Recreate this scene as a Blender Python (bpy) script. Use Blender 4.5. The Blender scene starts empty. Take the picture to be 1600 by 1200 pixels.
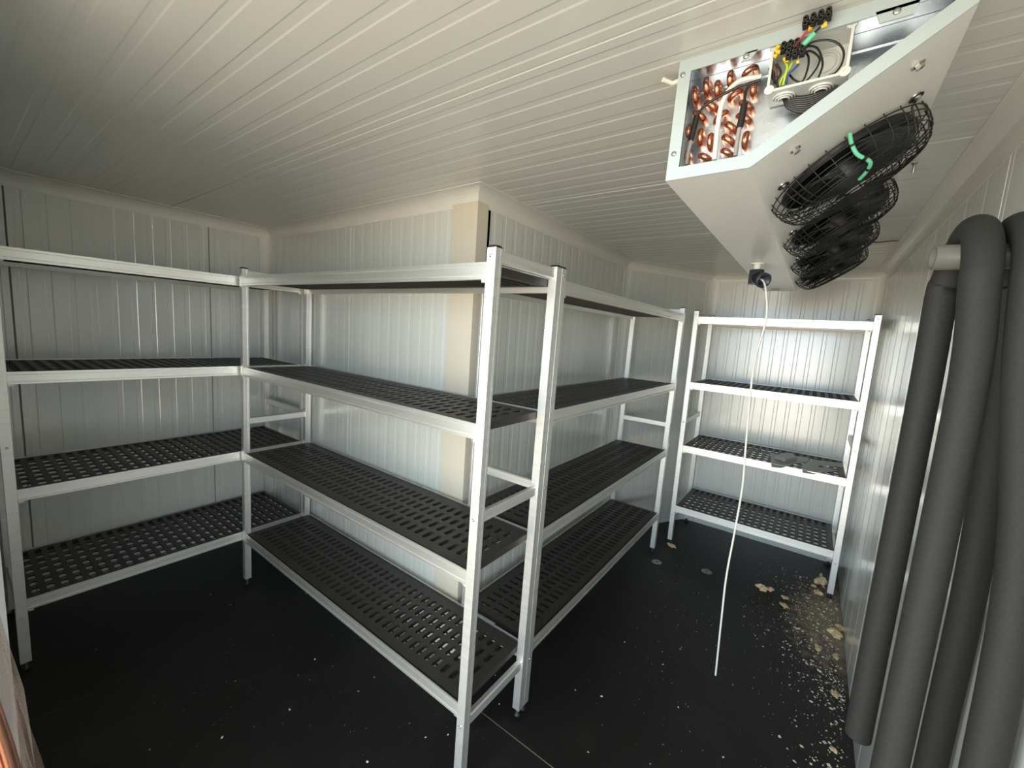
import bpy, math, random
from mathutils import Vector, Matrix
random.seed(7)
S = bpy.context.scene
C = S.collection
PI = math.pi

# ------------------------------------------------------------ camera
F = Vector((.80251, .58316, -.12607)).normalized()
R0 = Vector((.0, .0, .0))
yaw, pitch, roll = .6284, -.1264, .0659
cyw, syw, cp, sp = math.cos(yaw), math.sin(yaw), math.cos(pitch), math.sin(pitch)
F = Vector((cp*cyw, cp*syw, sp)); R0 = Vector((syw, -cyw, 0)); U0 = R0.cross(F)
cr, sr = math.cos(roll), math.sin(roll)
RR = cr*R0 + sr*U0; UU = -sr*R0 + cr*U0
cam_d = bpy.data.cameras.new('camera'); cam = bpy.data.objects.new('camera', cam_d); C.objects.link(cam)
M = Matrix(((RR.x, UU.x, -F.x, 0), (RR.y, UU.y, -F.y, 0), (RR.z, UU.z, -F.z, 1.4737), (0, 0, 0, 1)))
cam.matrix_world = M
cam_d.sensor_fit = 'HORIZONTAL'; cam_d.sensor_width = 36; cam_d.lens = 36*646.4/1600
cam_d.clip_start = .02; cam_d.clip_end = 200
S.camera = cam

# ------------------------------------------------------------ world (sky outside the doorway) and light
W = bpy.data.worlds.new('world'); S.world = W; W.use_nodes = True
nt = W.node_tree; nt.nodes.clear()
wo = nt.nodes.new('ShaderNodeOutputWorld'); bg = nt.nodes.new('ShaderNodeBackground')
tc = nt.nodes.new('ShaderNodeTexCoord'); sx = nt.nodes.new('ShaderNodeSeparateXYZ')
cr_ = nt.nodes.new('ShaderNodeValToRGB'); mr = nt.nodes.new('ShaderNodeMapRange')
nt.links.new(tc.outputs['Generated'], sx.inputs[0]); nt.links.new(sx.outputs['Z'], mr.inputs['Value'])
mr.inputs['From Min'].default_value = -1; mr.inputs['From Max'].default_value = 1
e = cr_.color_ramp.elements
e[0].position = 0; e[0].color = (.60, .53, .42, 1)
e[1].position = 1; e[1].color = (.62, .74, .88, 1)
for p, c in ((.31, (.78, .71, .58, 1)), (.42, (2.3, 2.08, 1.68, 1)), (.490, (3.9, 3.55, 2.9, 1)), (.506, (1.3, 2.3, 3.3, 1)), (.525, (1.6, 2.3, 2.9, 1)), (.56, (1.75, 2.0, 2.15, 1)), (.68, (.85, .93, .96, 1))):
    n_ = e.new(p); n_.color = c
nt.links.new(mr.outputs[0], cr_.inputs[0]); nt.links.new(cr_.outputs[0], bg.inputs['Color'])
bg.inputs['Strength'].default_value = 4.1
nt.links.new(bg.outputs[0], wo.inputs[0])
# daylight entering through the open doorway behind the camera (portal samples the sky)
ld = bpy.data.lights.new('doorway_portal', 'AREA'); ld.shape = 'RECTANGLE'; ld.size = 1.32; ld.size_y = 1.93
ld.cycles.is_portal = True
lo = bpy.data.objects.new('doorway_portal', ld); C.objects.link(lo)
lo.location = (-.075, .44, .965); lo.rotation_euler = (PI/2, 0, -PI/2)
S.view_settings.view_transform = 'Standard'; S.view_settings.look = 'None'
S.view_settings.gamma = 1; S.view_settings.use_curve_mapping = False
S.view_settings.exposure = 0.0
try:
    S.cycles.max_bounces = 12; S.cycles.diffuse_bounces = 8; S.cycles.glossy_bounces = 6
except Exception: pass

# ------------------------------------------------------------ materials
def mat(name, col, rough=.5, metal=0, spec=.5, **k):
    m = bpy.data.materials.new(name); m.use_nodes = True
    b = m.node_tree.nodes['Principled BSDF']
    b.inputs['Base Color'].default_value = (*col, 1); b.inputs['Roughness'].default_value = rough
    b.inputs['Metallic'].default_value = metal; b.inputs['Specular IOR Level'].default_value = spec
    for kk, v in k.items(): b.inputs[kk.replace('_', ' ')].default_value = v
    return m
def noise_var(m, scale=(20, 20, 20), amt=.08, rough_amt=0, bump=0, detail=3, coords='Object'):
    nt = m.node_tree; b = nt.nodes['Principled BSDF']
    t = nt.nodes.new('ShaderNodeTexCoord'); mp = nt.nodes.new('ShaderNodeMapping'); mp.inputs['Scale'].default_value = scale
    n = nt.nodes.new('ShaderNodeTexNoise'); n.inputs['Scale'].default_value = 1; n.inputs['Detail'].default_value = detail
    nt.links.new(t.outputs[coords], mp.inputs[0]); nt.links.new(mp.outputs[0], n.inputs['Vector'])
    c = list(b.inputs['Base Color'].default_value)[:3]
    r = nt.nodes.new('ShaderNodeValToRGB')
    r.color_ramp.elements[0].position = .3; r.color_ramp.elements[1].position = .7
    r.color_ramp.elements[0].color = (*[x*(1-amt) for x in c], 1); r.color_ramp.elements[1].color = (*[min(1, x*(1+amt)) for x in c], 1)
    nt.links.new(n.outputs['Fac'], r.inputs[0]); nt.links.new(r.outputs[0], b.inputs['Base Color'])
    if rough_amt:
        q = nt.nodes.new('ShaderNodeMapRange'); ro = b.inputs['Roughness'].default_value
        q.inputs['To Min'].default_value = max(.02, ro-rough_amt); q.inputs['To Max'].default_value = ro+rough_amt
        nt.links.new(n.outputs['Fac'], q.inputs['Value']); nt.links.new(q.outputs[0], b.inputs['Roughness'])
    if bump:
        bp = nt.nodes.new('ShaderNodeBump'); bp.inputs['Strength'].default_value = bump; bp.inputs['Distance'].default_value = .002
        nt.links.new(n.outputs['Fac'], bp.inputs['Height']); nt.links.new(bp.outputs[0], b.inputs['Normal'])
    return m
m_panel = noise_var(mat('white_lacquered_panel', (.66, .675, .635), .24, 0, .8, Coat_Weight=.7, Coat_Roughness=.19), (40, 40, .5), .02, .05, .015)
m_ceil = noise_var(mat('white_ceiling_panel', (.70, .70, .66), .24, 0, .6), (30, 30, .5), .01, .03)
m_trim = noise_var(mat('white_pvc_trim', (.76, .75, .70), .3, 0, .5), (8, 8, 8), .02, .03)
m_core = mat('panel_joint', (.30, .30, .28), .6)
m_alu = noise_var(mat('brushed_aluminium', (.87, .87, .84), .46, .84), (3, 3, 60), .05, .06)
m_rail = noise_var(mat('anodised_aluminium', (.84, .835, .80), .44, .88), (2, 60, 60), .05, .06)
m_tag = mat('pale_clip', (.80, .82, .82), .45, .5)
m_blk = mat('black_plastic', (.014, .014, .014), .42)
m_mat = noise_var(mat('black_shelf_plastic', (.034, .030, .027), .46, 0, .5), (40, 40, 40), .12, .05)
m_steel = mat('steel', (.55, .55, .53), .25, 1)
m_case = mat('white_powder_coat', (.87, .86, .82), .30)
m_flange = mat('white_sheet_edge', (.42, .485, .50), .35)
m_inner = noise_var(mat('bright_sheet_aluminium', (.72, .78, .84), .28, 1), (14, 14, 30), .10, .08, .15)
m_cop = noise_var(mat('copper', (.75, .33, .20), .24, 1), (60, 60, 60), .12, .06)
m_jbox = mat('grey_junction_box', (.60, .62, .60), .45)
m_wblk = mat('black_cable', (.012, .012, .013), .35)
m_wgry = mat('grey_probe_cable', (.30, .29, .28), .5)
m_wht = mat('white_cable', (.80, .80, .74), .4)
m_yel = mat('yellow_ferrule', (.85, .55, .03), .4)
m_grn = mat('green_sleeve', (.16, .62, .36), .45)
m_red = mat('red_wire', (.60, .05, .08), .4)
m_blue = mat('blue_wire', (.03, .08, .30), .4)
m_brn = mat('brown_wire', (.16, .06, .04), .4)
m_yg = mat('yellow_green_wire', (.45, .62, .05), .4)
m_foam = noise_var(mat('black_foam_rubber', (.020, .0195, .018), .72, 0, .35), (300, 300, 300), .15, 0, .12)
m_pvc = mat('grey_pvc', (.125, .118, .105), .38)
m_plate = mat('grey_painted_sheet', (.40, .40, .36), .40)
m_foamy = noise_var(mat('cream_pu_foam', (.72, .55, .32), .85), (120, 120, 120), .25, 0, .6)
m_crumb = mat('pale_crumbs', (.66, .60, .48), .8)
m_wash = mat('zinc_disc', (.42, .42, .40), .45, .6)
m_label = mat('blue_grey_label', (.36, .44, .46), .5)
m_elbow = mat('dark_grey_elbow', (.035, .038, .055), .35)
m_film = mat('clear_plastic_film', (.10, .07, .055), .28, 0, .4, Alpha=.35)
m_twig = mat('brown_residue', (.22, .13, .05), .7)
# floor: black phenolic anti slip plywood with pressed hexagon relief and dust where the foam was cut
m_floor = mat('black_phenolic_board', (.0095, .0085, .0078), .42, 0, .40)
def floor_nodes():
    nt = m_floor.node_tree; b = nt.nodes['Principled BSDF']; L = nt.links.new
    g = nt.nodes.new('ShaderNodeNewGeometry')
    v = nt.nodes.new('ShaderNodeTexVoronoi'); v.feature = 'DISTANCE_TO_EDGE'; v.inputs['Scale'].default_value = 130; v.inputs['Randomness'].default_value = .25
    L(g.outputs['Position'], v.inputs['Vector'])
    mr = nt.nodes.new('ShaderNodeMapRange'); mr.inputs['From Max'].default_value = .25; L(v.outputs['Distance'], mr.inputs['Value'])
    bp = nt.nodes.new('ShaderNodeBump'); bp.inputs['Strength'].default_value = .7; bp.inputs['Distance'].default_value = .0012
    L(mr.outputs[0], bp.inputs['Height']); L(bp.outputs[0], b.inputs['Normal'])
    # large scuffs
    n = nt.nodes.new('ShaderNodeTexNoise'); n.inputs['Scale'].default_value = 3.2; n.inputs['Detail'].default_value = 8; n.inputs['Roughness'].default_value = .65
    L(g.outputs['Position'], n.inputs['Vector'])
    # dust patch along the right wall: a spill with its own outline
    sx = nt.nodes.new('ShaderNodeSeparateXYZ'); L(g.outputs['Position'], sx.inputs[0])
    def math_(op, a, bb):
        m = nt.nodes.new('ShaderNodeMath'); m.operation = op
        for i, q in enumerate((a, bb)):
            if isinstance(q, (int, float)): m.inputs[i].default_value = q
            else: L(q, m.inputs[i])
        return m.outputs[0]
    dx = math_('MULTIPLY', math_('SUBTRACT', sx.outputs['X'], 2.80), 1.7)
    dy = math_('MULTIPLY', math_('SUBTRACT', sx.outputs['Y'], -.27), 3.6)
    d = math_('SQRT', math_('ADD', math_('MULTIPLY', dx, dx), math_('MULTIPLY', dy, dy)), 0)
    n2 = nt.nodes.new('ShaderNodeTexNoise'); n2.inputs['Scale'].default_value = 26; n2.inputs['Detail'].default_value = 9; n2.inputs['Roughness'].default_value = .72
    L(g.outputs['Position'], n2.inputs['Vector'])
    s = math_('SUBTRACT', math_('MULTIPLY', n2.outputs['Fac'], 1.9), d)
    mr2 = nt.nodes.new('ShaderNodeMapRange'); mr2.inputs['From Min'].default_value = .02; mr2.inputs['From Max'].default_value = .62; L(s, mr2.inputs['Value'])
    sc = nt.nodes.new('ShaderNodeMapRange'); sc.inputs['From Min'].default_value = .52; sc.inputs['From Max'].default_value = .80; sc.inputs['To Max'].default_value = .16; L(n.outputs['Fac'], sc.inputs['Value'])
    mx0 = nt.nodes.new('ShaderNodeMix'); mx0.data_type = 'RGBA'; mx0.inputs['A'].default_value = (.0095, .0085, .0078, 1); mx0.inputs['B'].default_value = (.10, .09, .08, 1)
    L(sc.outputs[0], mx0.inputs['Factor'])
    mx = nt.nodes.new('ShaderNodeMix'); mx.data_type = 'RGBA'; L(mx0.outputs['Result'], mx.inputs['A']); mx.inputs['B'].default_value = (.34, .28, .21, 1)
    L(mr2.outputs[0], mx.inputs['Factor']); L(mx.outputs['Result'], b.inputs['Base Color'])
    r = nt.nodes.new('ShaderNodeMapRange'); r.inputs['To Min'].default_value = .40; r.inputs['To Max'].default_value = .85; L(mr2.outputs[0], r.inputs['Value']); L(r.outputs[0], b.inputs['Roughness'])
floor_nodes()
m_seam = mat('board_edge_wood', (.34, .26, .19), .8)

# ------------------------------------------------------------ mesh helpers
class MB:
    def __init__(s): s.v = []; s.f = []; s.sm = []
    def add(s, vs, fs, smooth=False):
        o = len(s.v); s.v += [tuple(v) for v in vs]; s.f += [tuple(i+o for i in f) for f in fs]; s.sm += [smooth]*len(fs)
    def box(s, x0, x1, y0, y1, z0, z1, mtx=None):
        vs = [Vector(p) for p in ((x0,y0,z0),(x1,y0,z0),(x1,y1,z0),(x0,y1,z0),(x0,y0,z1),(x1,y0,z1),(x1,y1,z1),(x0,y1,z1))]
        if mtx: vs = [mtx @ v for v in vs]
        s.add(vs, [(0,3,2,1),(4,5,6,7),(0,1,5,4),(1,2,6,5),(2,3,7,6),(3,0,4,7)]); return s
    def bbox(s, x0, x1, y0, y1, z0, z1, b=.002, axis='z', mtx=None):
        # box with the four edges along `axis` bevelled
        def oct(a0, a1, c0, c1): return [(a0+b,c0),(a1-b,c0),(a1,c0+b),(a1,c1-b),(a1-b,c1),(a0+b,c1),(a0,c1-b),(a0,c0+b)]
        if axis == 'z': vs = [(p[0],p[1],z) for z in (z0,z1) for p in oct(x0,x1,y0,y1)]
        elif axis == 'x': vs = [(x,p[0],p[1]) for x in (x0,x1) for p in oct(y0,y1,z0,z1)]
        else: vs = [(p[1],y,p[0]) for y in (y0,y1) for p in oct(z0,z1,x0,x1)]
        if mtx: vs = [mtx @ Vector(v) for v in vs]
        s.add(vs, [tuple(range(7,-1,-1)), tuple(range(8,16))] + [(i,(i+1)%8,8+(i+1)%8,8+i) for i in range(8)]); return s
    def prism(s, poly, fn, t0, t1, closed=True, smooth=False):
        n = len(poly); vs = [fn(p, t) for t in (t0, t1) for p in poly]
        fs = [(i,(i+1)%n,n+(i+1)%n,n+i) for i in range(n if closed else n-1)]
        s.add(vs, fs, smooth)
        if closed: s.add(vs, [tuple(range(n-1,-1,-1)), tuple(range(n,2*n))])
        return s
    def tube(s, pts, r, seg=10, caps=True, closed=False, smooth=True):
        pts = [Vector(p) for p in pts]; n = len(pts); rs = r if isinstance(r, (list, tuple)) else [r]*n
        vs = []; prev = None
        for i, p in enumerate(pts):
            if closed: t = pts[(i+1) % n]-pts[i-1]
            else: t = pts[min(i+1, n-1)]-pts[max(i-1, 0)]
            t.normalize()
            if prev is None:
                a = Vector((0,0,1)) if abs(t.z) < .9 else Vector((1,0,0)); u = t.cross(a).normalized()
            else: u = (prev - t*prev.dot(t)).normalized()
            prev = u; w = t.cross(u)
            vs += [p + rs[i]*(math.cos(2*PI*k/seg)*u + math.sin(2*PI*k/seg)*w) for k in range(seg)]
        m = n if closed else n-1
        s.add(vs, [(i*seg+k, i*seg+(k+1)%seg, ((i+1)%n)*seg+(k+1)%seg, ((i+1)%n)*seg+k) for i in range(m) for k in range(seg)], smooth)
        if caps and not closed: s.add(vs, [tuple(range(seg-1,-1,-1)), tuple((n-1)*seg+k for k in range(seg))])
        return s
    def lathe(s, prof, mtx, seg=24, smooth=True, cap=True):
        # prof: (r, h) pairs about local z
        n = len(prof); vs = [mtx @ Vector((r*math.cos(2*PI*k/seg), r*math.sin(2*PI*k/seg), h)) for r, h in prof for k in range(seg)]
        s.add(vs, [(i*seg+k, i*seg+(k+1)%seg, (i+1)*seg+(k+1)%seg, (i+1)*seg+k) for i in range(n-1) for k in range(seg)], smooth)
        if cap and prof[0][0] > 1e-6: s.add(vs, [tuple(range(seg-1,-1,-1))])
        if cap and prof[-1][0] > 1e-6: s.add(vs, [tuple((n-1)*seg+k for k in range(seg))])
        return s
    def mesh(s, name, m, fix=True):
        me = bpy.data.meshes.new(name); me.from_pydata(s.v, [], s.f); me.polygons.foreach_set('use_smooth', s.sm)
        me.materials.append(m); me.validate(); me.update()
        if fix:
            import bmesh
            b = bmesh.new(); b.from_mesh(me); bmesh.ops.recalc_face_normals(b, faces=b.faces); b.to_mesh(me); b.free()
        return me
def link(name, me, parent=None, loc=(0,0,0), rot=None, mtx=None):
    o = bpy.data.objects.new(name, me); C.objects.link(o)
    if parent: o.parent = parent
    if mtx is not None: o.matrix_basis = mtx
    else:
        o.location = loc
        if rot: o.rotation_euler = rot
    return o
def part(name, mb, m, parent, **k): return link(name, mb.mesh(name, m), parent, **k)
def tag(o, label=None, cat=None, group=None, kind=None):
    if label: o['label'] = label
    if cat: o['category'] = cat
    if group: o['group'] = group
    if kind: o['kind'] = kind
    return o
def thing(name, label, cat, loc=(0,0,0), rz=0, group=None):
    o = bpy.data.objects.new(name, None); C.objects.link(o); o.location = loc; o.rotation_euler = (0,0,rz)
    o.empty_display_size = .1
    return tag(o, label, cat, group)
def spline(pts, n=8):
    pts = [Vector(p) for p in pts]; P = [pts[0]*2-pts[1]]+pts+[pts[-1]*2-pts[-2]]; out = []
    for i in range(1, len(P)-2):
        a, b, c, d = P[i-1:i+3]
        for k in range(n):
            t = k/n; out.append(.5*((2*b)+(-a+c)*t+(2*a-5*b+4*c-d)*t*t+(-a+3*b-3*c+d)*t**3))
    return out+[pts[-1]]
def transform(mb, mtx, start=0):
    for i in range(start, len(mb.v)): mb.v[i] = tuple(mtx @ Vector(mb.v[i]))

# ------------------------------------------------------------ room
HC = 2.012
YR, XB_, YA, XE, YE, XM, YM, XK = -.30, 3.60, 2.905, 2.836, .735, 1.262, 1.138, .03
# wall corners (inside faces), walked clockwise seen from above
P_front_right = (XK, YR); P_back_right = (XB_, YR); P_back = (XB_, YE); P_oblique = (XE, YM); P_outer = (XM, YM); P_inner = (XM, YA); P_left = (XK, YA)
PITCH, GW, DEP = .075, .013, .0010
prof_cache = {}
def panel_mesh(w, h, phase=0.0, m=None, pitch=PITCH):
    k = (round(w, 4), round(h, 4), round(phase, 4), m.name, pitch)
    if k in prof_cache: return prof_cache[k]
    g = .0022
    pts = [(g, .0045), (g+.0012, 0)]
    x = PITCH/2 - phase
    while x < .012: x += pitch
    while x < w-.02:
        pts += [(x-GW, 0), (x-GW+.004, DEP), (x+GW-.004, DEP), (x+GW, 0)] if x-GW > .006 and x+GW < w-.006 else []
        x += pitch
    pts += [(w-g-.0012, 0), (w-g, .0045)]
    front = pts; vs = []; n = len(front)
    poly = front + [(w-g, .009), (g, .009)]
    mb = MB(); mb.prism(poly, lambda p, t: (p[0], p[1], t), 0, h)
    me = mb.mesh('profiled_panel', m); prof_cache[k] = me
    return me
def wall(name, a, b, joint, z0=0, z1=HC, pw=.75, width_start=0, width_end=0, thick=.08, pitch=PITCH):
    """a -> b with the room on the right-hand side when walking; the panels face the room"""
    a = Vector((*a, 0)); b = Vector((*b, 0)); d = (b-a); Lw = d.length; d.normalize(); nrm = Vector((d.y, -d.x, 0))  # towards the room
    back = -nrm
    mtx = Matrix((( d.x, back.x, 0, a.x), (d.y, back.y, 0, a.y), (0, 0, 1, 0), (0, 0, 0, 1)))
    core = MB().box(-.0, Lw, .0095, thick, z0, z1)
    w = link(name, core.mesh(name, m_core), None, mtx=mtx); tag(w, kind='structure')
    xs = [0]; x = joint
    while x-pw > .05: x -= pw
    while x < Lw-.05:
        if x > .05: xs.append(x)
        x += pw
    xs.append(Lw)
    for i in range(len(xs)-1):
        ww = xs[i+1]-xs[i]
        ph = (PITCH - (joint-xs[i]) % PITCH) % PITCH if i == 0 else 0
        link('wall_panel', panel_mesh(ww, z1-z0, ph, m_panel, pitch), w, mtx=Matrix.Translation((xs[i], 0, z0)))
    return w
# floor ------------------------------------------------------------
fb = MB().box(-.3, 3.7, -.40, 3.0, -.06, -.0012)
fl = link('floor', fb.mesh('floor', m_seam)); tag(fl, kind='structure')
def sheet(x0, x1, y0, y1):
    g = .0008
    link('floor_sheet', MB().bbox(x0+g, x1-g, y0+g, y1-g, -.0035, 0, .0006, 'x').mesh('floor_sheet', m_floor), fl)
sheet(-.3, 1.1386, -.300, 2.06); sheet(-.3, 1.262, 2.06, 2.905)
sheet(1.1414, 2.31, -.300, 1.138); sheet(2.31, 3.48, -.300, 1.138); sheet(3.48, 3.6, -.300, 1.138)
# walls
wall('wall_left', P_left, P_inner, .181-XK)
wall('wall_center', P_inner, P_outer, YA-2.0)
wall('wall_center_right', P_outer, P_oblique, 1.924-XM)
wall('wall_corner', P_oblique, P_back, 5, pw=10)
wall('wall_back', P_back, P_back_right, 5, pw=10)
wall('wall_right', P_back_right, P_front_right, .62, pitch=.1875)
# front wall with the doorway the photograph is taken from
fw = MB().box(-.07, XK, 1.1, 3.0, 0, HC).box(-.07, XK, YR-.08, -.22, 0, HC).box(-.07, XK, -.22, 1.1, 1.93, HC)
tag(link('wall_front', fw.mesh('wall_front', m_panel)), kind='structure')
df = MB().box(-.074, XK+.001, 1.088, 1.10, 0, 1.93).box(-.074, XK+.001, -.22, -.208, 0, 1.93).box(-.074, XK+.001, -.208, 1.088, 1.918, 1.93)
tag(link('door_1', df.mesh('door_1', mat('grey_door_lining', (.10, .10, .095), .55))), kind='structure')
# ceiling
cl = link('ceiling', MB().box(-.07, 3.7, -.39, 3.0, HC+.0095, HC+.09).mesh('ceiling', m_core)); tag(cl, kind='structure')
for x0, x1 in ((-.07, 0), (0, .75), (.75, 1.5), (1.5, 2.25), (2.25, 3.0), (3.0, 3.69)):
    # local x along world x, local z along world y, local +y (back) up
    mtx = Matrix(((1,0,0,x0),(0,0,-1,3.0),(0,1,0,HC),(0,0,0,1)))
    link('ceiling_panel', panel_mesh(x1-x0, 3.38, 0, m_ceil), cl, mtx=mtx)
# coved trims
def coved(name, pts, closed_=False, r=.048, steps=6):
    n = len(pts); V = [Vector((*p, 0)) for p in pts]; rows = []
    for i in range(n):
        def nr(a, b): d = (b-a).normalized(); return Vector((d.y, -d.x, 0))
        ns = []
        if i > 0: ns.append(nr(V[i-1], V[i]))
        if i < n-1: ns.append(nr(V[i], V[i+1]))
        if len(ns) == 2:
            m = (ns[0]+ns[1]); m = m/(m.dot(ns[0]))
        else: m = ns[0]
        pr = [(-.001, HC-r-.012), (.0022, HC-r-.012), (.0022, HC-r)]
        pr += [(.0022+(r)*(1-math.cos(t*PI/2/steps)), HC-.0022-r+r*math.sin(t*PI/2/steps)) for t in range(1, steps+1)]
        pr += [(r+.014, HC-.0022), (r+.014, HC+.001), (-.001, HC+.001)]
        rows.append([V[i]+m*o+Vector((0,0,z)) for o, z in pr])
    k = len(rows[0]); mb = MB(); vs = [p for r_ in rows for p in r_]
    mb.add(vs, [(i*k+j, i*k+(j+1)%k, (i+1)*k+(j+1)%k, (i+1)*k+j) for i in range(n-1) for j in range(k)])
    mb.add(vs, [tuple(range(k)), tuple((n-1)*k+j for j in range(k-1, -1, -1))])
    tag(link(name, mb.mesh(name, m_trim)), kind='structure')
coved('trim_1', [P_left, P_inner, P_outer, P_oblique, P_back, P_back_right, P_front_right])
def vcove(name, c, a, b, r=.045, steps=6):
    """vertical cove in the inner corner c, between unit directions a and b along the walls"""
    c = Vector((*c, 0)); a = Vector((*a, 0)).normalized(); b = Vector((*b, 0)).normalized(); t_ = .0025
    na = (b - a*b.dot(a)).normalized()*t_; nb = (a - b*a.dot(b)).normalized()*t_
    pl = [c+a*(r+.016), c+a*(r+.016)+na, c+a*r+na]
    for i in range(1, steps):
        t = i/steps; p0 = c+a*r+na; p1 = c+na+nb; p2 = c+b*r+nb
        pl.append(p0*(1-t)**2+p1*2*t*(1-t)+p2*t*t)
    pl += [c+b*r+nb, c+b*(r+.016)+nb, c+b*(r+.016), c]
    mb = MB().prism([(p.x, p.y) for p in pl], lambda p, z: (p[0], p[1], z), 0.0, HC-.004)
    tag(link(name, mb.mesh(name, m_trim)), kind='structure')
vcove('trim_2', P_inner, (-1, 0), (0, -1))
dob = (Vector(P_back)-Vector(P_oblique)).normalized()
vcove('trim_3', P_oblique, (-1, 0), tuple(dob), .025)
vcove('trim_4', P_back, tuple(-dob), (0, -1))
vcove('trim_5', P_back_right, (0, 1), (-1, 0))
# flat corner cover of the outer corner
mb = MB(); t = .003
mb.prism([(XM, YM), (XM, YM+.135), (XM-t, YM+.135), (XM-t, YM-t), (XM+.062, YM-t), (XM+.062, YM)], lambda p, z: (p[0], p[1], z), 0, HC-.02)
tag(link('trim_6', mb.mesh('trim_6', mat('cream_corner_cover', (.64, .59, .49), .3))), kind='structure')

# ------------------------------------------------------------ racks
PW, PH, FOOT, RH = .031, 1.70, .035, .0464
LV = (1.6569, 1.2042, .7508, .3004)
BAR = (1.672, .918, .228)      # crossbar centre heights (bolts sit there)
cache = {}
def slot_mat(L, D, open_=False):
    key = ('mat', round(L, 3), round(D, 3))
    if key in cache: return cache[key]
    px, py, hw, hl, th = .0411, .066, (.0112 if open_ else .0098), (.0275 if open_ else .0255), (.006 if open_ else .011)
    nx = int((L-.012)//px); ny = int((D-.008)//py); mx = (L-nx*px)/2; my = (D-ny*py)/2
    mb = MB(); ch = .0075
    hole = [(-hw, -hl+ch), (-hw+.003, -hl+.0022), (-hw+ch, -hl), (hw-ch, -hl), (hw-.003, -hl+.0022), (hw, -hl+ch), (hw, hl-ch), (hw-.003, hl-.0022), (hw-ch, hl), (-hw+ch, hl), (-hw+.003, hl-.0022), (-hw, hl-ch)]
    outer = [(-px/2, -hl+ch), (-px/2, -py/2), (-hw+ch, -py/2), (hw-ch, -py/2), (px/2, -py/2), (px/2, -hl+ch), (px/2, hl-ch), (px/2, py/2), (hw-ch, py/2), (-hw+ch, py/2), (-px/2, py/2), (-px/2, hl-ch)]
    for i in range(nx):
        for j in range(ny):
            cx, cy = mx+(i+.5)*px, my+(j+.5)*py
            vs = [(cx+x, cy+y, z) for z in (0, -th) for ring in (outer, hole) for x, y in ring]
            fs = []
            for k in range(12):
                l = (k+1) % 12
                fs += [(k, l, 12+l, 12+k), (24+l, 24+k, 36+k, 36+l), (12+k, 12+l, 36+l, 36+k)]
            mb.add(vs, fs)
    # border, skirts and under ribs
    mb.box(0, L, 0, my, -.024, 0); mb.box(0, L, D-my, D, -.024, 0)
    mb.box(0, mx, my, D-my, -.024, 0); mb.box(L-mx, L, my, D-my, -.024, 0)
    for j in range(1, ny):
        if j % 2 == 0 and not open_: mb.box(mx, L-mx, my+j*py-.002, my+j*py+.002, -.016, -th)
    for j in range(ny): mb.box(mx, L-mx, my+(j+.5)*py-.0022, my+(j+.5)*py+.0022, -(.010 if open_ else .017), -th-.0005)
    for i in range(1, nx, 1):
        mb.box(mx+i*px-.0016, mx+i*px+.0016, my, D-my, -.024, -th)
    me = mb.mesh('shelf_mat', m_mat, fix=False)
    cache[key] = me; return me
def rail_mesh(L):
    key = ('rail', round(L, 3))
    if key in cache: return cache[key]
    # profile in (y, z): y=0 front face, z=0 top; two shallow grooves, a lower lip and an inner ledge
    P = [(0, 0), (0, -.009), (.0016, -.0098), (.0016, -.0110), (0, -.0118), (0, -.0352), (.0030, -.0362), (.0030, -.0385), (-.0016, -.0393), (-.0016, -RH), (.016, -RH), (.022, -.030), (.022, -.0275), (.004, -.0275), (.004, 0)]
    mb = MB().prism(P, lambda p, t: (t, p[0], p[1]), 0, L)
    me = mb.mesh('shelf_rail', m_rail); cache[key] = me; return me
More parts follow.
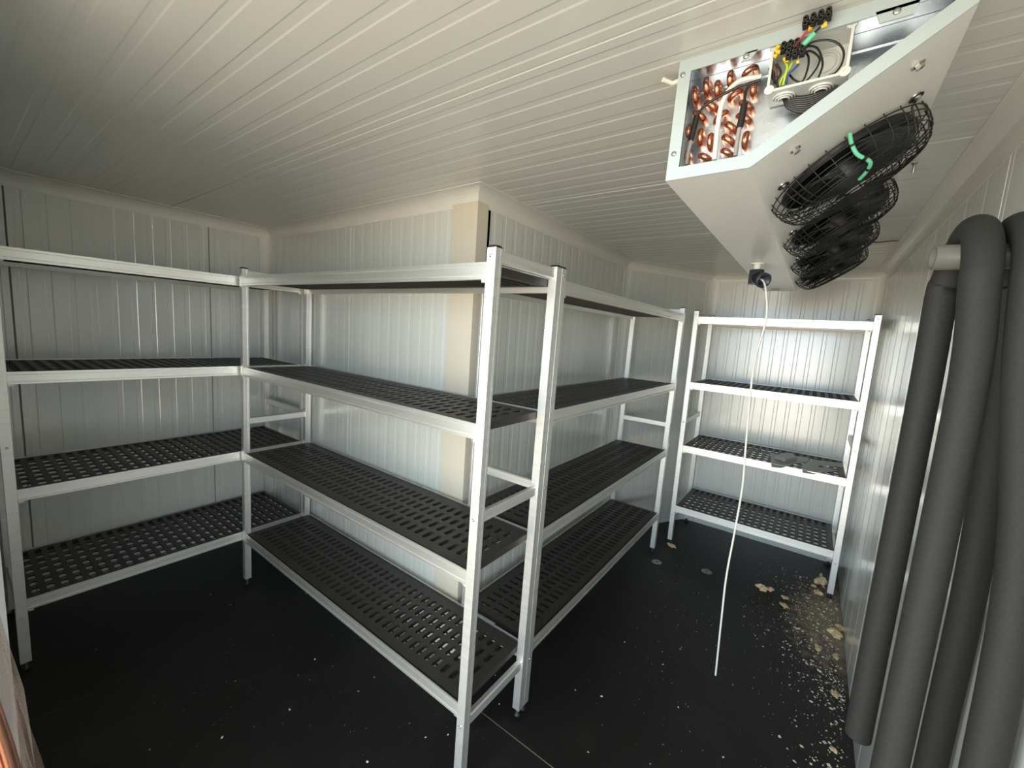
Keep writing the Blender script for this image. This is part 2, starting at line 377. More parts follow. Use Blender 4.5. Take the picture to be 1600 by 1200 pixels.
def rack(name, label, loc, rz, L, D, shear=(0, 0), group='aluminium shelving racks', near=False, open_=False):
    t = thing(name, label, 'shelving rack', loc, rz, group)
    sx, sy = shear
    def put(nm, me, p, rot=None, par=t):
        p = Vector(p); sh = Vector((sx*p.z, sy*p.z, 0))
        m = Matrix.Translation(p+sh)
        if rot: m = m @ Matrix.Rotation(rot, 4, 'Z')
        o = link(nm, me, par, mtx=m); return o
    def sheared(mb):
        mb.v = [(x+sx*z, y+sy*z, z) for x, y, z in mb.v]; return mb
    key = ('post', sx, sy)
    # front face carries the bolts; sides have a shallow track
    a, b, g = 0, PW, .0012
    sec = [(g, 0), (b-g, 0), (b, g), (b, .009), (b-.0004, .0098), (b-.0004, .0212), (b, .022), (b, b-g), (b-g, b), (g, b), (0, b-g), (0, .022), (.0004, .0212), (.0004, .0098), (0, .009), (0, g)]
    post = sheared(MB().prism(sec, lambda p, z: (p[0], p[1], z), 0, PH-.006-FOOT)).mesh('post', m_alu)
    cap = sheared(MB().bbox(-.0006, PW+.0006, -.0006, PW+.0006, 0, .003, .003).bbox(.002, PW-.002, .002, PW-.002, .003, .0065, .004)).mesh('end_cap', m_blk)
    foot = MB().lathe([(.013, 0), (.0145, .003), (.0145, .009), (.007, .012), (.007, FOOT)], Matrix.Identity(4), 14).mesh('foot', m_blk)
    bolt = MB().lathe([(.0046, 0), (.0046, .0016), (.003, .0024), (.0022, .0012), (0, .0012)], Matrix.Rotation(PI/2, 4, 'X'), 10).mesh('bolt', m_steel)
    clipm = MB().box(-.004, .004, -.0006, .0002, 0, .014).mesh('clip_slot', m_tag)
    bar = MB().bbox(0, .020, PW, D-PW, -.018, .018, .004, 'y').mesh('crossbar', m_alu)
    for ix, x in enumerate((0, L-PW)):
        for iy, y in enumerate((0, D-PW)):
            put('post', post, (x, y, FOOT)); put('end_cap', cap, (x, y, PH-.006)); put('foot', foot, (x+PW/2, y+PW/2, 0))
            if iy == 0:
                for z in BAR: put('bolt', bolt, (x+PW/2, y, z))
        for z in BAR: put('crossbar', bar, (x+.0055, 0, z))
    rl = L-2*PW; rm = rail_mesh(rl); mm = slot_mat(rl-.002, D-.030, open_)
    hook = MB().box(-.008, .006, 0, .010, -.004, .004).box(-.001, .006, 0, .010, -.004, .010).mesh('rail_hook', m_tag)
    for z in LV:
        put('shelf_rail', rm, (PW, .002, z)); put('shelf_rail', rm, (L-PW, D-.002, z), PI)
        put('shelf_mat', mm, (PW+.001, .015, z-.0035))
        for x, rt in ((PW+.010, 0), (L-PW-.010, PI)):
            put('rail_hook', hook, (x, .004 if rt == 0 else .014, z-RH-.0045), rt)
    return t
LB = 2.3797-.7427
lean = .0197/1.70
rack('shelving_rack', 'aluminium rack with black slotted shelves along the left wall', (.0896, 2.3817, 0), 0, 1.1466, .5128, open_=True)
rack('shelving_rack', 'long aluminium rack in the middle, side end and tall front post nearest the camera', (.8817, 2.3797, 0), -PI/2, LB, .3545, (lean, 0))
rack('shelving_rack', 'aluminium rack receding right of the central wall corner behind the nearest end post', (1.2391, .7427, 0), 0, 1.628, .3535, (0, -lean))
rack('shelving_rack', 'small aluminium rack against the back wall with grey plates on a shelf', (3.0546, .7152, 0), -PI/2, .975, .5117, open_=True)

# ------------------------------------------------------------ evaporator (unit cooler) under the ceiling
ev = thing('evaporator', 'white ceiling unit cooler with four black fans and open end showing copper bends', 'cooling unit', (.87, 0, HC))
X0, X1 = 0.0, 1.878
EVP = [(.283, -.004), (.287, -.222), (.139, -.221), (-.117, -.049), (-.117, -.004)]   # (y, z relative to ceiling)
def inset(poly, d):
    n = len(poly); out = []
    for i in range(n):
        a, b, c = Vector(poly[i-1]), Vector(poly[i]), Vector(poly[(i+1) % n])
        e1, e2 = (b-a).normalized(), (c-b).normalized()
        n1, n2 = Vector((-e1.y, e1.x)), Vector((-e2.y, e2.x)); m = (n1+n2); m = m/m.dot(n1); out.append(b+m*d)
    return [tuple(p) for p in out]
cen = (sum(p[0] for p in EVP)/5, sum(p[1] for p in EVP)/5)
ins = inset(EVP, .0015)
if (Vector(ins[1])-Vector(cen)).length > (Vector(EVP[1])-Vector(cen)).length: SG = -1
else: SG = 1
def insd(d): return inset(EVP, SG*d)
mb = MB(); i2 = insd(.0015)
n = 5
vs = [(x, p[0], p[1]) for x in (X0, X1) for pl in (EVP, i2) for p in pl]
fs = []
for i in range(n):
    j = (i+1) % n
    fs += [(i, j, 10+j, 10+i), (5+j, 5+i, 15+i, 15+j), (j, i, 5+i, 5+j)]
fs += [tuple(range(10, 15)), tuple(range(19, 14, -1))]
mb.add(vs, fs)
part('casing', mb, m_case, ev)
# folded end flange
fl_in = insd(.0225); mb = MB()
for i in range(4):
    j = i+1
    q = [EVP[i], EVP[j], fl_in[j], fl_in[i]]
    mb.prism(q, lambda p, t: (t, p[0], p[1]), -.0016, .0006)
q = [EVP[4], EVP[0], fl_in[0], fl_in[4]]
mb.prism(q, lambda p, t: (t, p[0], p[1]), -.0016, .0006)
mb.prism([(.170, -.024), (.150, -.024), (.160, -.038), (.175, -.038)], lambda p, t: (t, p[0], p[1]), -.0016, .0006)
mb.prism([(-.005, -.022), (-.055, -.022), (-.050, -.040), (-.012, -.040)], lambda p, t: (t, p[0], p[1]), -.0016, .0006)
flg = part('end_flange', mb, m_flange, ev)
scr = MB().lathe([(.0048, 0), (.0048, .0012), (.002, .0022), (0, .0018)], Matrix.Rotation(-PI/2, 4, 'Y'), 10).mesh('screw', m_steel)
for y, z in ((.275, -.030), (.276, -.173), (.168, -.030), (-.03, -.030)):
    link('screw', scr, ev, (-.0016, y, z))
# bright inner lining and tube sheet
li = insd(.0025); TS = .068
mb = MB(); vs = [(x, p[0], p[1]) for x in (.001, TS) for p in li]
mb.add(vs, [(i, (i+1) % 5, 5+(i+1) % 5, 5+i) for i in range(5)])
part('inner_lining', mb, m_inner, ev)
mb = MB().prism(insd(.003), lambda p, t: (t, p[0], p[1]), TS, TS+.002)
mb.bbox(TS-.004, TS, -.10, .275, -.036, -.034, .0005, 'y')
part('tube_sheet', mb, m_inner, ev)
mb = MB().prism([(.135, -.07), (.13, -.215), (.105, -.19), (.02, -.12), (.01, -.06)], lambda p, t: (t, p[0], p[1]), TS-.006, TS-.0015)
part('lower_plate', mb, m_inner, ev)
# copper return bends: ends measured on the tube sheet
def at(u, v, ax, val):
    d = F + RR*((u-800)/646.4) - UU*((v-600)/646.4); c = Vector((0, 0, 1.4737)); t = (val-c[ax])/d[ax]; return c+d*t
UB = [((345,540),(350,650)),((420,482),(420,598)),((490,502),(485,612)),((570,442),(565,542)),((735,412),(640,480)),((716,515),(706,598)),((405,640),(488,692)),((330,700),(408,750)),((642,560),(552,630)),((620,640),(705,685)),((602,720),(698,768)),((550,692),(462,772)),((530,772),(605,822)),((515,850),(590,902)),((386,802),(376,912)),((446,832),(440,938)),((672,820),(652,932)),((510,938),(578,975)),((368,970),(440,1002)),((308,780),(304,860)),((298,940),(300,1008))]
for (a, b) in UB:
    pa = at(1000+a[0]/4, a[1]/4, 0, .87+TS-.012); pb = at(1000+b[0]/4, b[1]/4, 0, .87+TS-.012)
    o = Vector((.87, 0, HC)); pa -= o; pb -= o
    for p in (pa, pb): p.z = min(p.z, -.014)
    pa.x = pb.x = TS
    mid = (pa+pb)/2; h = (pa-pb)/2*.72; r = h.length
    pts = [mid+h] + [mid + h*math.cos(t) + Vector((-(.008+r*math.sin(t)*1.05), 0, 0)) for t in [k*PI/8 for k in range(9)]] + [mid-h]
    part('return_bend', MB().tube(pts, .0060, 10), m_cop, ev)
# probe cables in front of the bends
def px(pts, x): return [at(1000+u/4, v/4, 0, x)-Vector((.87, 0, HC)) for u, v in pts]
part('probe_cable', MB().tube(spline(px([(755,505),(640,535),(500,600),(400,665),(355,730)], .90)), .0026, 8), m_wblk, ev)
part('probe_sleeve', MB().tube(spline(px([(357,725),(340,790),(315,880)], .90)), .0058, 10), m_wblk, ev)
part('probe_cable', MB().tube(spline(px([(755,500),(690,525),(660,580),(650,660)], .895)), .0026, 8), m_wblk, ev)
part('probe_sleeve', MB().tube(spline(px([(652,650),(640,720),(622,800)], .895)), .0062, 10), m_wblk, ev)
part('probe_wire', MB().tube(spline(px([(318,880),(300,960),(290,1030)], .90)), .0036, 8), m_wgry, ev)
part('probe_wire', MB().tube(spline(px([(622,800),(608,880),(596,975)], .895)), .0040, 8), m_wgry, ev)
part('heater_wire', MB().tube(spline(px([(760,480),(640,500),(560,560),(510,660),(485,800),(465,1000)], .905)), .0046, 8), m_wht, ev)
# junction box with knockouts, wiring and terminal blocks
jb = MB(); y0, y1, z0, z1, xf, xb, w = .130, .018, -.098, -.020, .004, .058, .004
jb.box(xb-.002, xb, y1, y0, z0, z1)
jb.box(xf, xb-.002, y0-w, y0, z0, z1).box(xf, xb-.002, y1, y1+w, z0, z1).box(xf, xb-.002, y1+w, y0-w, z0, z0+w).box(xf, xb-.002, y1+w, y0-w, z1-w, z1)
for yy, zz in ((y0, z0), (y1, z0), (y0, z1), (y1, z1)):
    jb.lathe([(.0075, 0), (.0075, .0045), (.0030, .0045), (.0030, .0030), (0, .0030)], Matrix.Translation((xf+.004, yy+(-.004 if yy == y0 else .004), zz+(.004 if zz == z0 else -.004))) @ Matrix.Rotation(-PI/2, 4, 'Y'), 12, False)
box_o = part('junction_box', jb, m_jbox, ev)
for yy in (.105, .052):
    k = MB()
    for r1, r2, h in ((.0175, .0155, .003), (.0135, .0115, .0045), (.0095, .0075, .006)):
        k.lathe([(r1, 0), (r1, h), (r2, h), (r2, 0)], Matrix.Translation((.031, yy, z0)) @ Matrix.Rotation(PI, 4, 'X'), 20, True, False)
    part('knockout', k, m_jbox, box_o)
k = MB()
for r1, r2, h in ((.020, .0175, .002), (.0145, .0125, .003)):
    k.lathe([(r1, 0), (r1, h), (r2, h), (r2, 0)], Matrix.Translation((xb-.0026, .052, -.048)) @ Matrix.Rotation(-PI/2, 4, 'Y'), 20, True, False)
part('knockout', k, m_jbox, box_o)
# loops of black wire inside the box
def pz(pts, x): return [at(1150+u/6, v/6, 0, x)-Vector((.87, 0, HC)) for u, v in pts]
for pts, x in (([(620,470),(720,395),(860,375),(960,410),(1010,490),(990,600),(930,680),(870,710)], .880), ([(600,490),(680,435),(760,450),(800,530),(810,620),(770,735)], .885), ([(610,500),(700,480),(780,540),(770,610),(720,690),(660,760)], .890), ([(640,470),(680,540),(670,650),(620,765),(550,750),(500,700)], .893)):
    part('control_wire', MB().tube(spline(pz(pts, x)), .0016, 8), m_wblk, ev)
for pts, x, m_ in (([(340,520),(340,580),(370,640),(380,720)], .880, m_brn), ([(450,560),(480,620),(470,680),(440,800)], .878, m_yg), ([(540,560),(500,640),(430,740),(400,820)], .880, m_yg), ([(590,600),(540,650),(490,700),(470,780)], .880, m_blue), ([(330,650),(340,720),(390,800)], .882, m_wblk), ([(380,600),(420,680),(380,760),(400,830)], .876, m_wblk), ([(310,640),(350,690),(360,780)], .879, m_wblk), ([(540,440),(600,370),(650,310),(690,270)], .862, m_red), ([(560,470),(640,400),(720,320),(790,255)], .862, m_wblk)):
    part('control_wire', MB().tube(spline(pz(pts, x)), .0019, 8), m_, ev)
gs = pz([(630,425),(680,370),(735,315)], .860)
part('green_sleeve', MB().tube(spline(gs), .0042, 8), m_grn, ev)
def block(cx, cy, ang, n, x, size):
    pc = pz([(cx, cy)], x)[0]; u = (pz([(cx+60*math.cos(ang), cy-60*math.sin(ang))], x)[0]-pc).normalized(); nn = Vector((-1, 0, 0)); w = nn.cross(u)
    m = Matrix(((u.x, w.x, nn.x, pc.x), (u.y, w.y, nn.y, pc.y), (u.z, w.z, nn.z, pc.z), (0, 0, 0, 1)))
    b = MB(); s = size
    for i in range(n):
        xx = (i-(n-1)/2)*s*1.12
        b.bbox(xx-s*.45, xx+s*.45, -s*.85, s*.85, -s*.5, s*.5, s*.12, 'y', m)
        b.lathe([(s*.42, 0), (s*.42, s*.5), (s*.25, s*.5), (s*.25, 0)], m @ Matrix.Translation((xx, s*.45, s*.5)), 10)
        b.lathe([(s*.42, 0), (s*.42, s*.5), (s*.25, s*.5), (s*.25, 0)], m @ Matrix.Translation((xx, -s*.45, s*.5)), 10)
    b.bbox(-(n/2)*s*1.1, (n/2)*s*1.1, -s*.3, s*.3, -s*.45, s*.45, s*.1, 'x', m)
    part('terminal_block', b, m_blk, ev)
block(760, 180, .35, 4, .856, .0088)
block(510, 440, .25, 3, .868, .0085); block(560, 500, .25, 3, .866, .0085)
for pts, x in (([(385,430),(410,450)], .872), ([(370,470),(400,490)], .872), ([(355,520),(385,530)], .872), ([(690,245),(700,285)], .860), ([(800,255),(850,230)], .858), ([(820,235),(850,215)], .858), ([(460,575),(490,560)], .870), ([(565,590),(590,575)], .870), ([(390,500),(420,480)], .871), ([(450,545),(470,570)], .871)):
    part('ferrule', MB().tube(pz(pts, x), [.0024, .0034], 8), m_yel, ev)
# cable bundle leaving the knockout
for k in range(8):
    o = (k-3.5)*11
    part('fan_cable', MB().tube(spline(px([(890+o*.3,600+o*.4),(930,640+o*.9),(1020,655+o*1.2),(1130,620+o*1.1),(1230,545+o)], .905)), .0032, 8), m_wblk, ev)
# fans ----------------------------------------------------------------
yc, zc = (.139-.117)/2, (-.221-.049)/2
es = Vector((0, -.256, .172)).normalized(); en = Vector((0, -.5577, -.830)).normalized()
ex = es.cross(en)                       # +-x
def fan_meshes():
    ring = MB().lathe([(.122, 0), (.122, .004), (.119, .012), (.115, .012), (.112, .002), (.05, .001), (0, .001)], Matrix.Identity(4), 40)
    g = MB(); wr = .0012
    def hh(r): return .062 if r < .108 else .062*math.sqrt(max(0, 1-((r-.108)/.036)**2))
    for k in range(14):
        r = .026+k*.0085
        g.tube([(r*math.cos(t*PI/22), r*math.sin(t*PI/22), hh(r)) for t in range(44)], wr, 4, closed=True)
    for r in (.1435, .1425, .1395): 
        g.tube([(r*math.cos(t*PI/22), r*math.sin(t*PI/22), hh(r) if r < .1435 else .006) for t in range(44)], wr*1.2, 4, closed=True)
    for k in range(28):
        a = k*2*PI/28; g.tube([(r*math.cos(a), r*math.sin(a), hh(r)-wr) for r in (.086, .108, .120, .130, .138, .1425, .144)], wr, 4)
    for k in range(4):
        a = PI/4+k*PI/2
        g.tube([(r*math.cos(a+o), r*math.sin(a+o), h) for r, h, o in ((.02, .061, .0), (.107, .063, 0), (.13, .052, 0), (.145, .012, 0), (.165, .004, .0))], .0018, 6)
        g.tube([(.158*math.cos(a)+.010*math.cos(q), .158*math.sin(a)+.010*math.sin(q), .004) for q in [j*PI/6 for j in range(12)]], .0016, 4, closed=True)
    hub = MB().lathe([(.040, .004), (.040, .040), (.034, .050), (0, .052)], Matrix.Identity(4), 24)
    bl = []
    for k in range(5):
        a0 = k*2*PI/5; vs = []
        for i in range(7):
            r = .038+i*.0145; sw = .10*i/6
            for j in range(6):
                tt = (j/5-.5)*(.55+.22*i/6)*1.25; a = a0+sw+tt
                vs.append((r*math.cos(a), r*math.sin(a), .028-(j/5-.5)*.034*(1.15-.4*i/6)))
        fs = [(i*6+j, i*6+j+1, (i+1)*6+j+1, (i+1)*6+j) for i in range(6) for j in range(5)]
        n_ = len(vs); vs2 = vs+[(x, y, z-.0022) for x, y, z in vs]
        fs2 = fs+[(n_+d, n_+c, n_+b, n_+a) for a, b, c, d in fs]
        edge = list(range(6))+[i*6+5 for i in range(1, 7)]+[36+j for j in range(4, -1, -1)]+[i*6 for i in range(5, 0, -1)]
        fs2 += [(edge[q], edge[(q+1) % len(edge)], n_+edge[(q+1) % len(edge)], n_+edge[q]) for q in range(len(edge))]
        m_ = MB(); m_.add(vs2, fs2, True); bl.append(m_.mesh('blade', m_blade))
    return ring.mesh('fan_ring', m_blk), g.mesh('wire_guard', m_guard), hub.mesh('motor_hub', m_blk), bl
m_guard = mat('black_wire', (.010, .010, .010), .45)
m_blade = mat('dark_fan_blade', (.030, .030, .032), .25, 0, .6)
fr, fg, fh, fbl = fan_meshes()
mtf = Matrix(((ex.x, es.x, en.x, 0), (ex.y, es.y, en.y, 0), (ex.z, es.z, en.z, 0), (0, 0, 0, 1)))
for k, x in enumerate((.300, .722, 1.144, 1.566)):
    f = link('fan', fr, ev, mtx=Matrix.Translation((x, yc, zc)) @ mtf)
    link('wire_guard', fg, f); link('motor_hub', fh, f)
    for b in fbl: link('blade', b, f)
    f.matrix_basis = f.matrix_basis @ Matrix.Rotation(.3*k, 4, 'Z') @ Matrix.Rotation(-.3*k, 4, 'Z')
    for sx_ in (-.112, .112):
        for ss in (-.112, .112):
            p = Vector((x, yc, zc))+ex*sx_+es*ss
            part('guard_screw', MB().lathe([(.0085, 0), (.0085, .003), (.004, .009), (0, .0095)], Matrix.Translation(p) @ mtf, 12), m_steel, ev)
for x, s_ in ((.055, -.082), (.062, .096), (1.83, -.085), (1.83, .1)):
    p = Vector((x, yc, zc))+es*s_
    part('fixing_nut', MB().lathe([(.0095, 0), (.0095, .002), (.0058, .002), (.0058, .008), (.003, .008), (0, .006)], Matrix.Translation(p) @ mtf, 6, False), m_steel, ev)
# green marked cable over the first guard
gp = [Vector((.300, yc, zc))+ex*(-1 if ex.x > 0 else 1)*a+es*b+en*h for a, b, h in ((.166, .004, .006), (.154, .000, .022), (.142, .000, .042), (.122, .012, .062), (.095, .006, .067), (.072, -.004, .067))]
sg = spline(gp, 5)
tie = part('green_cable', MB().tube(sg, .0036, 8), m_grn, ev)
for i in (5, 12, 18): part('cable_clip', MB().tube([sg[i], sg[i+1]], .0044, 8), m_blk, tie)
# capillary stub at the left, drain socket, elbow, label
part('pipe_stub', MB().tube([(.03, .285, -.020), (.03, .305, -.022), (.012, .318, -.020)], .0045, 10), m_wht, ev)
dr = (1.85-.87, .226, -.222)
part('drain_socket', MB().lathe([(.026, 0), (.026, .002), (.0125, .003), (.0125, .030)], Matrix.Translation(dr) @ Matrix.Rotation(PI, 4, 'X'), 20), m_wht, ev)
ce = Vector((dr[0], dr[1], -.222-.050)); fwd = Vector((-.62, -.60, -.35)).normalized()
mb = MB().lathe([(.025, -.026), (.025, .026), (.0, .026)], Matrix.Translation(ce), 20)
q = fwd.to_track_quat('Z', 'Y').to_matrix().to_4x4()
mb.lathe([(.0, .004), (.024, .004), (.025, .034), (.028, .034), (.028, .050), (.022, .050), (.022, .020), (0, .020)], Matrix.Translation(ce) @ q, 20)
part('drain_elbow', mb, m_elbow, ev)
part('label_sticker', MB().box(1.755, 1.800, .205, .245, -.2231, -.2222), m_label, ev)

# white cable hanging out of the drain elbow (a thing of its own)
cx = 1.83; CB = [((1190,438),1.835),((1197,458),1.79),((1197,500),1.785),((1180,560),1.80),((1172,620),1.81),((1165,700),1.82),((1160,760),1.825),((1148,830),1.83),((1135,900),1.83),((1128,960),1.83),((1118,1055),1.83)]
st = Vector((.87, 0, HC))+ce+fwd*.020
pts = [st, st+fwd*.028+Vector((0, 0, -.004))]+[at(u, v, 0, x) for (u, v), x in CB[1:]]
o = link('cable', MB().tube(spline(pts, 8), .0037, 10).mesh('cable', m_wht)); tag(o, 'thin white cable hanging from the dark elbow under the cooling unit', 'cable')

# ------------------------------------------------------------ foam insulation hoses over a grey pipe on the right wall
pp = thing('pipe', 'short grey plastic pipe sticking out of the right wall through the black hoses', 'pipe', (.985, YR, 1.6385))
pv = MB().lathe([(.0195, 0), (.0195, .169), (.0165, .169), (.0165, .03), (0, .03)], Matrix.Rotation(-PI/2, 4, 'X'), 28)
part('tube', pv, m_pvc, pp); pp.rotation_euler = (0, 0, .10)
part('wall_flange', MB().lathe([(.034, 0), (.034, .004), (.0187, .006)], Matrix.Rotation(-PI/2, 4, 'X'), 24), m_pvc, pp)
def hose(label, top, front, rear, r=.0222):
    """top: (x, y, z) of the bend centre line; front/rear: strand points from the bend down"""
    (xc, yt, zt) = top; zb = 1.585; hh = zt-zb; f0, r0 = front[0], rear[0]; pts = [Vector(p) for p in front[:0:-1]]
    for k in range(13):
        t = PI-k*PI/12; c = (1-math.cos(t))/2 if False else (1+math.cos(t))/2
        x = f0[0]+(r0[0]-f0[0])*c; y = f0[1]+(r0[1]-f0[1])*c; y = y+(yt-y)*math.sin(t)
        pts.append(Vector((x, y, zb+hh*math.sin(t))))
    pts += [Vector(p) for p in rear[1:]]
    P = spline(pts, 4); off = Vector((f0[0], f0[1], 1.0)); t = thing('insulation_hose', label, 'hose', tuple(off), 0, 'black foam insulation hoses')
    P = [p-off for p in P]
    mb = MB().tube(P, r, 24, caps=False)
    for a, b in ((0, 1), (-1, -2)):
        d = (P[a]-P[b]).normalized(); qq = d.to_track_quat('Z', 'Y').to_matrix().to_4x4()
        mb.lathe([(r, 0), (r*.97, .0015), (r*.55, .0015), (r*.55, -.06), (0, -.06)], Matrix.Translation(P[a]) @ qq, 24)
    part('tube', mb, m_foam, t); return t
hose('black foam rubber insulation hose draped over the grey pipe, nearer the pipe end', (.985, -.176, 1.6815),
     [(.900, -.177, 0), (.900, -.186, 1.45), (.885, -.184, 1.15), (.868, -.180, .80), (.86, -.178, .45)], [(1.07, -.166, 0), (1.07, -.168, 1.40), (1.07, -.168, 1.0), (1.07, -.168, .690)])
hose('black foam rubber insulation hose at the right edge of the photo, against the wall', (.985, -.2235, 1.6815),
     [(.900, -.228, 0), (.893, -.238, 1.45), (.865, -.264, 1.18), (.845, -.268, .80), (.835, -.266, .45)], [(1.07, -.246, 0), (1.07, -.262, 1.45), (1.07, -.275, 1.10), (1.07, -.275, .75), (1.07, -.275, .45)])

# ------------------------------------------------------------ copper tube bundle in plastic film, lower left by the doorway
bd = thing('copper_tube_bundle', 'copper tubes in crumpled clear plastic film at the lower left edge', 'copper tubes', (.0, .60, 0))
cops = [((-.024, .00), (.004, .00)), ((-.012, -.02), (.014, -.02)), ((-.030, -.035), (-.006, -.035))]
for (xa, ya), (xb_, yb_) in cops:
    part('copper_tube', MB().tube(spline([(xb_+.02, yb_, .002), (xb_+.008, yb_, .6), (xb_, yb_, .95), ((xa+xb_)/2, ya, 1.10), (xa, ya, 1.20)], 8), .0065, 12), m_cop, bd)
rg = random.Random(3); vs = []; fs = []; NR, NS = 26, 28
for i in range(NR):
    z = .02+i*1.18/(NR-1); t = z/1.2; cxx = .010-.008*t-.075*max(0, t-.8); cyy = -.015; rad = .040-.022*max(0, t-.55)
    for k in range(NS):
        a = 2*PI*k/NS; rr = rad*(1+.14*math.sin(5*a+z*9)+.08*math.sin(11*a-z*23)+rg.uniform(-.05, .05)); vs.append((cxx+rr*math.cos(a)*.8, cyy+rr*math.sin(a), z))
fs = [(i*NS+k, i*NS+(k+1)%NS, (i+1)*NS+(k+1)%NS, (i+1)*NS+k) for i in range(NR-1) for k in range(NS)]
mb = MB(); mb.add(vs, fs, True); part('plastic_film', mb, m_film, bd)

# ------------------------------------------------------------ plates on the small rack
def plate_thing(name, label, pix, z=.7508-.0030, th=.0022, extra=None):
    P = [at(1150+u/8, 680+v/8, 2, z+th) for u, v in pix]
    c = sum(P, Vector())/len(P); c.z = z
    t = thing(name, label, 'metal plate', tuple(c))
    mb = MB().prism([(p.x-c.x, p.y-c.y) for p in P], lambda p, q: (p[0], p[1], q), 0, th)
    part('sheet', mb, m_plate, t)
    if extra: extra(t, c)
    return t
def bent(t, c):
    P = [at(1150+u/8, 680+v/8, 2, .7508) - c for u, v in [(480, 290), (610, 335), (765, 310), (700, 250), (560, 250)]]
    n = len(P); vs = [(p.x, p.y, .002) for p in P]+[(p.x*.9, p.y*.9+.0, .022) for p in P]
    mb = MB(); mb.add(vs, [(i, (i+1) % n, n+(i+1) % n, n+i) for i in range(n)]+[tuple(range(n, 2*n)), tuple(range(n-1, -1, -1))]); part('folded_pocket', mb, m_plate, t)
plate_thing('metal_bracket', 'grey sheet metal bracket with a raised folded pocket, left of two on the small rack', [(425,215),(445,395),(560,408),(760,350),(905,340),(905,280),(700,255),(520,240)], extra=bent)
def hole(t, c):
    P = at(1150+1060/8, 680+388/8, 2, .7508)-c
    part('cutout', MB().lathe([(.020, 0), (.020, .0006), (0, .0006)], Matrix.Translation((P.x, P.y, .0022)) @ Matrix.Diagonal((1.2, .7, 1, 1)), 8), mat('brown_cutout', (.10, .05, .04), .6), t)
plate_thing('metal_bracket', 'flat grey sheet metal bracket with notched corners, right of two on the small rack', [(830,375),(830,465),(975,487),(1000,480),(895,455),(885,430),(1110,468),(1270,440),(1130,400),(1130,380),(1325,400),(1345,370),(1330,350),(930,300)], extra=hole)

# ------------------------------------------------------------ debris on the floor
def chunk(label, u, v, r, flat=.6, seed=1, elong=1.0, name='foam_chunk', group='foam chunks on the floor', m_=m_foamy, rot=0.):
    p = at(u, v, 2, r*flat*.5); rg = random.Random(seed); vs = []; fs = []; A, B = 13, 8; lob = [(rg.uniform(0, 6.28), rg.uniform(.12, .3), n_) for n_ in (2, 3, 5)]
    for i in range(B+1):
        th_ = PI*i/B
        for k in range(A):
            a = 2*PI*k/A; q = r*(1+rg.uniform(-.14, .14)+sum(am*math.sin(n_*a+ph+th_*1.3) for ph, am, n_ in lob)*.8)
            x = q*math.sin(th_)*math.cos(a)*elong; y = q*math.sin(th_)*math.sin(a); x, y = x*math.cos(rot)-y*math.sin(rot), x*math.sin(rot)+y*math.cos(rot)
            vs.append((x, y, max(0, r*flat*.85+q*flat*math.cos(th_))))
    fs = [(i*A+k, i*A+(k+1)%A, (i+1)*A+(k+1)%A, (i+1)*A+k) for i in range(B) for k in range(A)]
    mb = MB(); mb.add(vs, fs, False); mb.add(vs, [tuple(range(A-1, -1, -1)), tuple(B*A+k for k in range(A))])
    o = link(name, mb.mesh(name, m_)); o.location = (p.x, p.y, 0); tag(o, label, 'foam piece', group); return o
CH = [
 ('cream foam crumb on the floor beside the left front foot of the small rack', 1049, 853, .020, .45, 1.5, .9),
 ('cream foam piece, elongated and ragged, lying alone on the dark floor left of the dust', 1190, 919, .028, .5, 1.0, .5),
 ('ragged cream foam piece touching the elongated one, on its right', 1203, 921, .018, .5, 1.4, -.6),
 ('largest cream foam lump standing beside the right front post of the small rack', 1283, 910, .034, .85, 1.0, .3),
 ('tiny foam crumb at the left foot of the largest foam lump', 1272, 916, .012, .6, 1.0, .3),
 ('small foam piece just in front of the largest lump', 1279, 927, .020, .55, 1.2, 1.2),
 ('small thin foam flake in front of the elongated piece, upper of two flakes', 1226, 934, .014, .4, 1.6, .9),
 ('small thin foam flake in front of the elongated piece, lower of two flakes', 1225, 946, .016, .35, 2.0, .7),
 ('foam piece against the right wall beside the black hose, nearer one', 1305, 990, .028, .5, 1.5, .9),
 ('foam piece against the right wall beside the black hose, farther one', 1312, 981, .020, .5, 1.2, .9),
 ('pale foam sliver in the crumbs along the right wall', 1278, 1012, .014, .4, 2.0, .2),
 ('pale foam sliver at the floor edge by the lower end of the hose', 1305, 1084, .012, .4, 2.2, .2),
 ('foam crumb at the bottom right corner of the floor', 1302, 1172, .010, .6, 1.2, .2),
 ('pale foam sliver at the floor edge near the wall pieces', 1306, 1026, .012, .4, 2.0, .2),
]
for i, (lb, u, v, r, fl_, el, ro) in enumerate(CH): chunk(lb, u, v, r, fl_, i+5, el, rot=ro)
def disc(label, u, v):
    p = at(u, v, 2, 0)
    t = thing('fixing_disc', label, 'disc', (p.x, p.y, 0), 0, 'round fixing discs on the floor')
    part('rim', MB().lathe([(.008, .0), (.008, .0022), (.014, .003), (.030, .0018), (.032, .0)], Matrix.Identity(4), 28), m_wash, t)
    part('centre_hole', MB().lathe([(.0075, .0004), (.0, .0004)], Matrix.Identity(4), 14), m_blk, t)
disc('round grey fixing disc on the dark floor, the left one of two', 1026, 878)
disc('round grey fixing disc on the dark floor, the right one of two, in pale dust', 1104, 893)
tw = MB().tube(spline([(0, .05, 0), (.004, .02, -.004), (-.003, -.01, -.003), (.004, -.05, -.001)], 5), [.0035]*15+[.002], 6)
o = link('residue_strip', tw.mesh('residue_strip', m_twig)); o.location = (2.64, -.185, HC-.004); tag(o, 'small brown glue strip on the ceiling beside the last fan', 'residue')
bk = thing('ceiling_screw', 'small steel screw in the ceiling right of the second fan', 'screw', (1.633, -.150, HC))
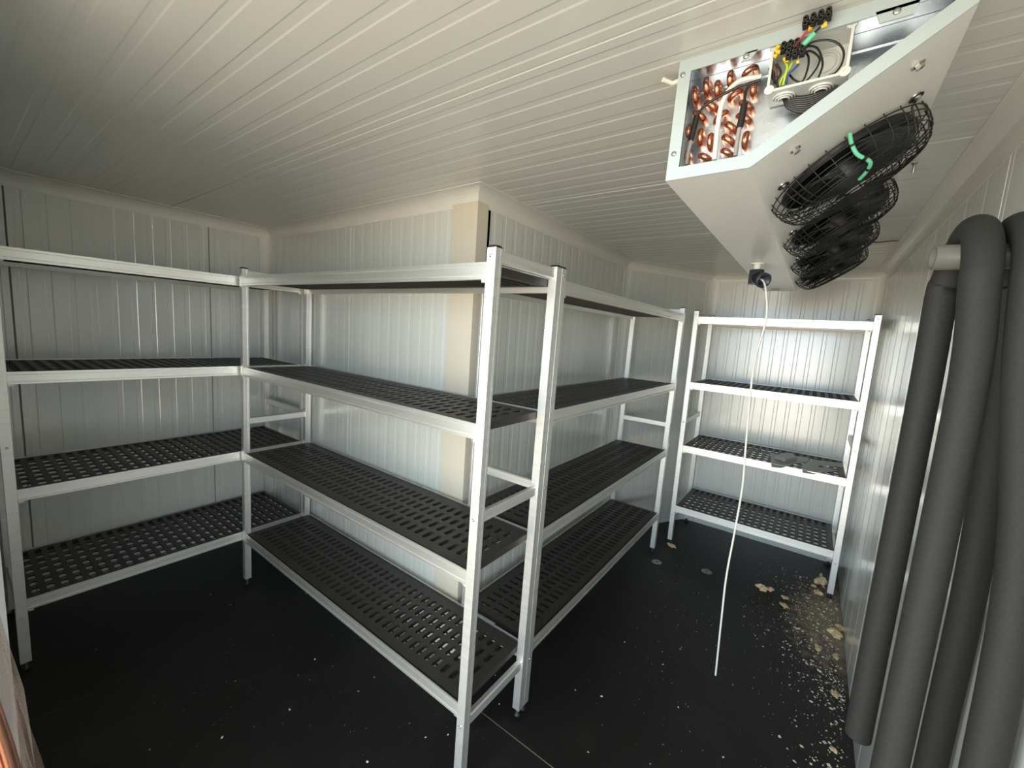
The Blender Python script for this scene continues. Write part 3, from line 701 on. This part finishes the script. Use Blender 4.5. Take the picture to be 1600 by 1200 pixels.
part('shank', MB().lathe([(.003, 0), (.003, -.024), (0, -.028)], Matrix.Identity(4), 8), m_steel, bk)
part('head', MB().lathe([(.008, 0), (.006, -.004), (0, -.004)], Matrix.Identity(4), 10), m_steel, bk)
# crumbs nobody could count
rg = random.Random(11); mb = MB()
def crumb(x, y, s):
    ax, ay, az = [s*rg.uniform(.6, 1.3) for _ in range(3)]; a = rg.uniform(0, PI); ca, sa = math.cos(a), math.sin(a)
    vs = [(x+ca*ax, y+sa*ax, .0), (x-sa*ay, y+ca*ay, .0), (x-ca*ax, y-sa*ax, .0), (x+sa*ay, y-ca*ay, .0), (x, y, az*.7)]
    mb.add(vs, [(0,1,4),(1,2,4),(2,3,4),(3,0,4),(3,2,1,0)])
for _ in range(1500):
    x = rg.uniform(1.5, 3.3); y = -.285+abs(rg.gauss(0, .085 if x < 2.3 else .15))
    if x < 2.1 and rg.random() < .55: continue
    crumb(x, y, rg.choice((.0012, .0018, .0025, .0035, .005)) if rg.random() < .97 else .008)
for _ in range(330):
    x = rg.gauss(2.35, .55); y = rg.gauss(.15, .30)
    if -.28 < y < 1.05 and 1.15 < x < 3.4: crumb(x, y, rg.choice((.0012, .0016, .002, .0028)))
for u, v, s in ((899,1078,.005),(940,1088,.006),(976,1003,.004),(1063,1014,.004),(1036,1038,.004),(1145,1070,.005),(1234,1070,.006),(1060,1105,.004),(1075,1104,.003),(1078,1143,.003),(1130,1183,.005),(1272,1188,.006),(1035,1018,.003),(919,1175,.004),(782,1037,.006),(780,1100,.004),(774,1055,.003),(1176,1075,.003),(1069,963,.003),(996,981,.003),
                (478,927,.004),(329,929,.005),(150,1015,.004),(360,945,.005),(466,1055,.004),(347,1152,.006),(453,1109,.004),(234,1171,.003),(492,1030,.004),(585,1058,.004),(560,1080,.004),(574,1190,.005),(640,1130,.003),(665,1152,.004),(700,1148,.005),(484,1062,.003),(368,1064,.003),(452,1108,.004)):
    p = at(u, v, 2, 0); crumb(p.x, p.y, s)
for _ in range(160):
    x = rg.uniform(.35, 1.1); y = rg.uniform(.5, 2.0); crumb(x, y, rg.choice((.001, .0013, .0018)))
o = link('crumbs', mb.mesh('crumbs', m_crumb)); tag(o, 'pale crumbs and dust specks scattered over the dark floor', 'crumbs', kind='stuff')
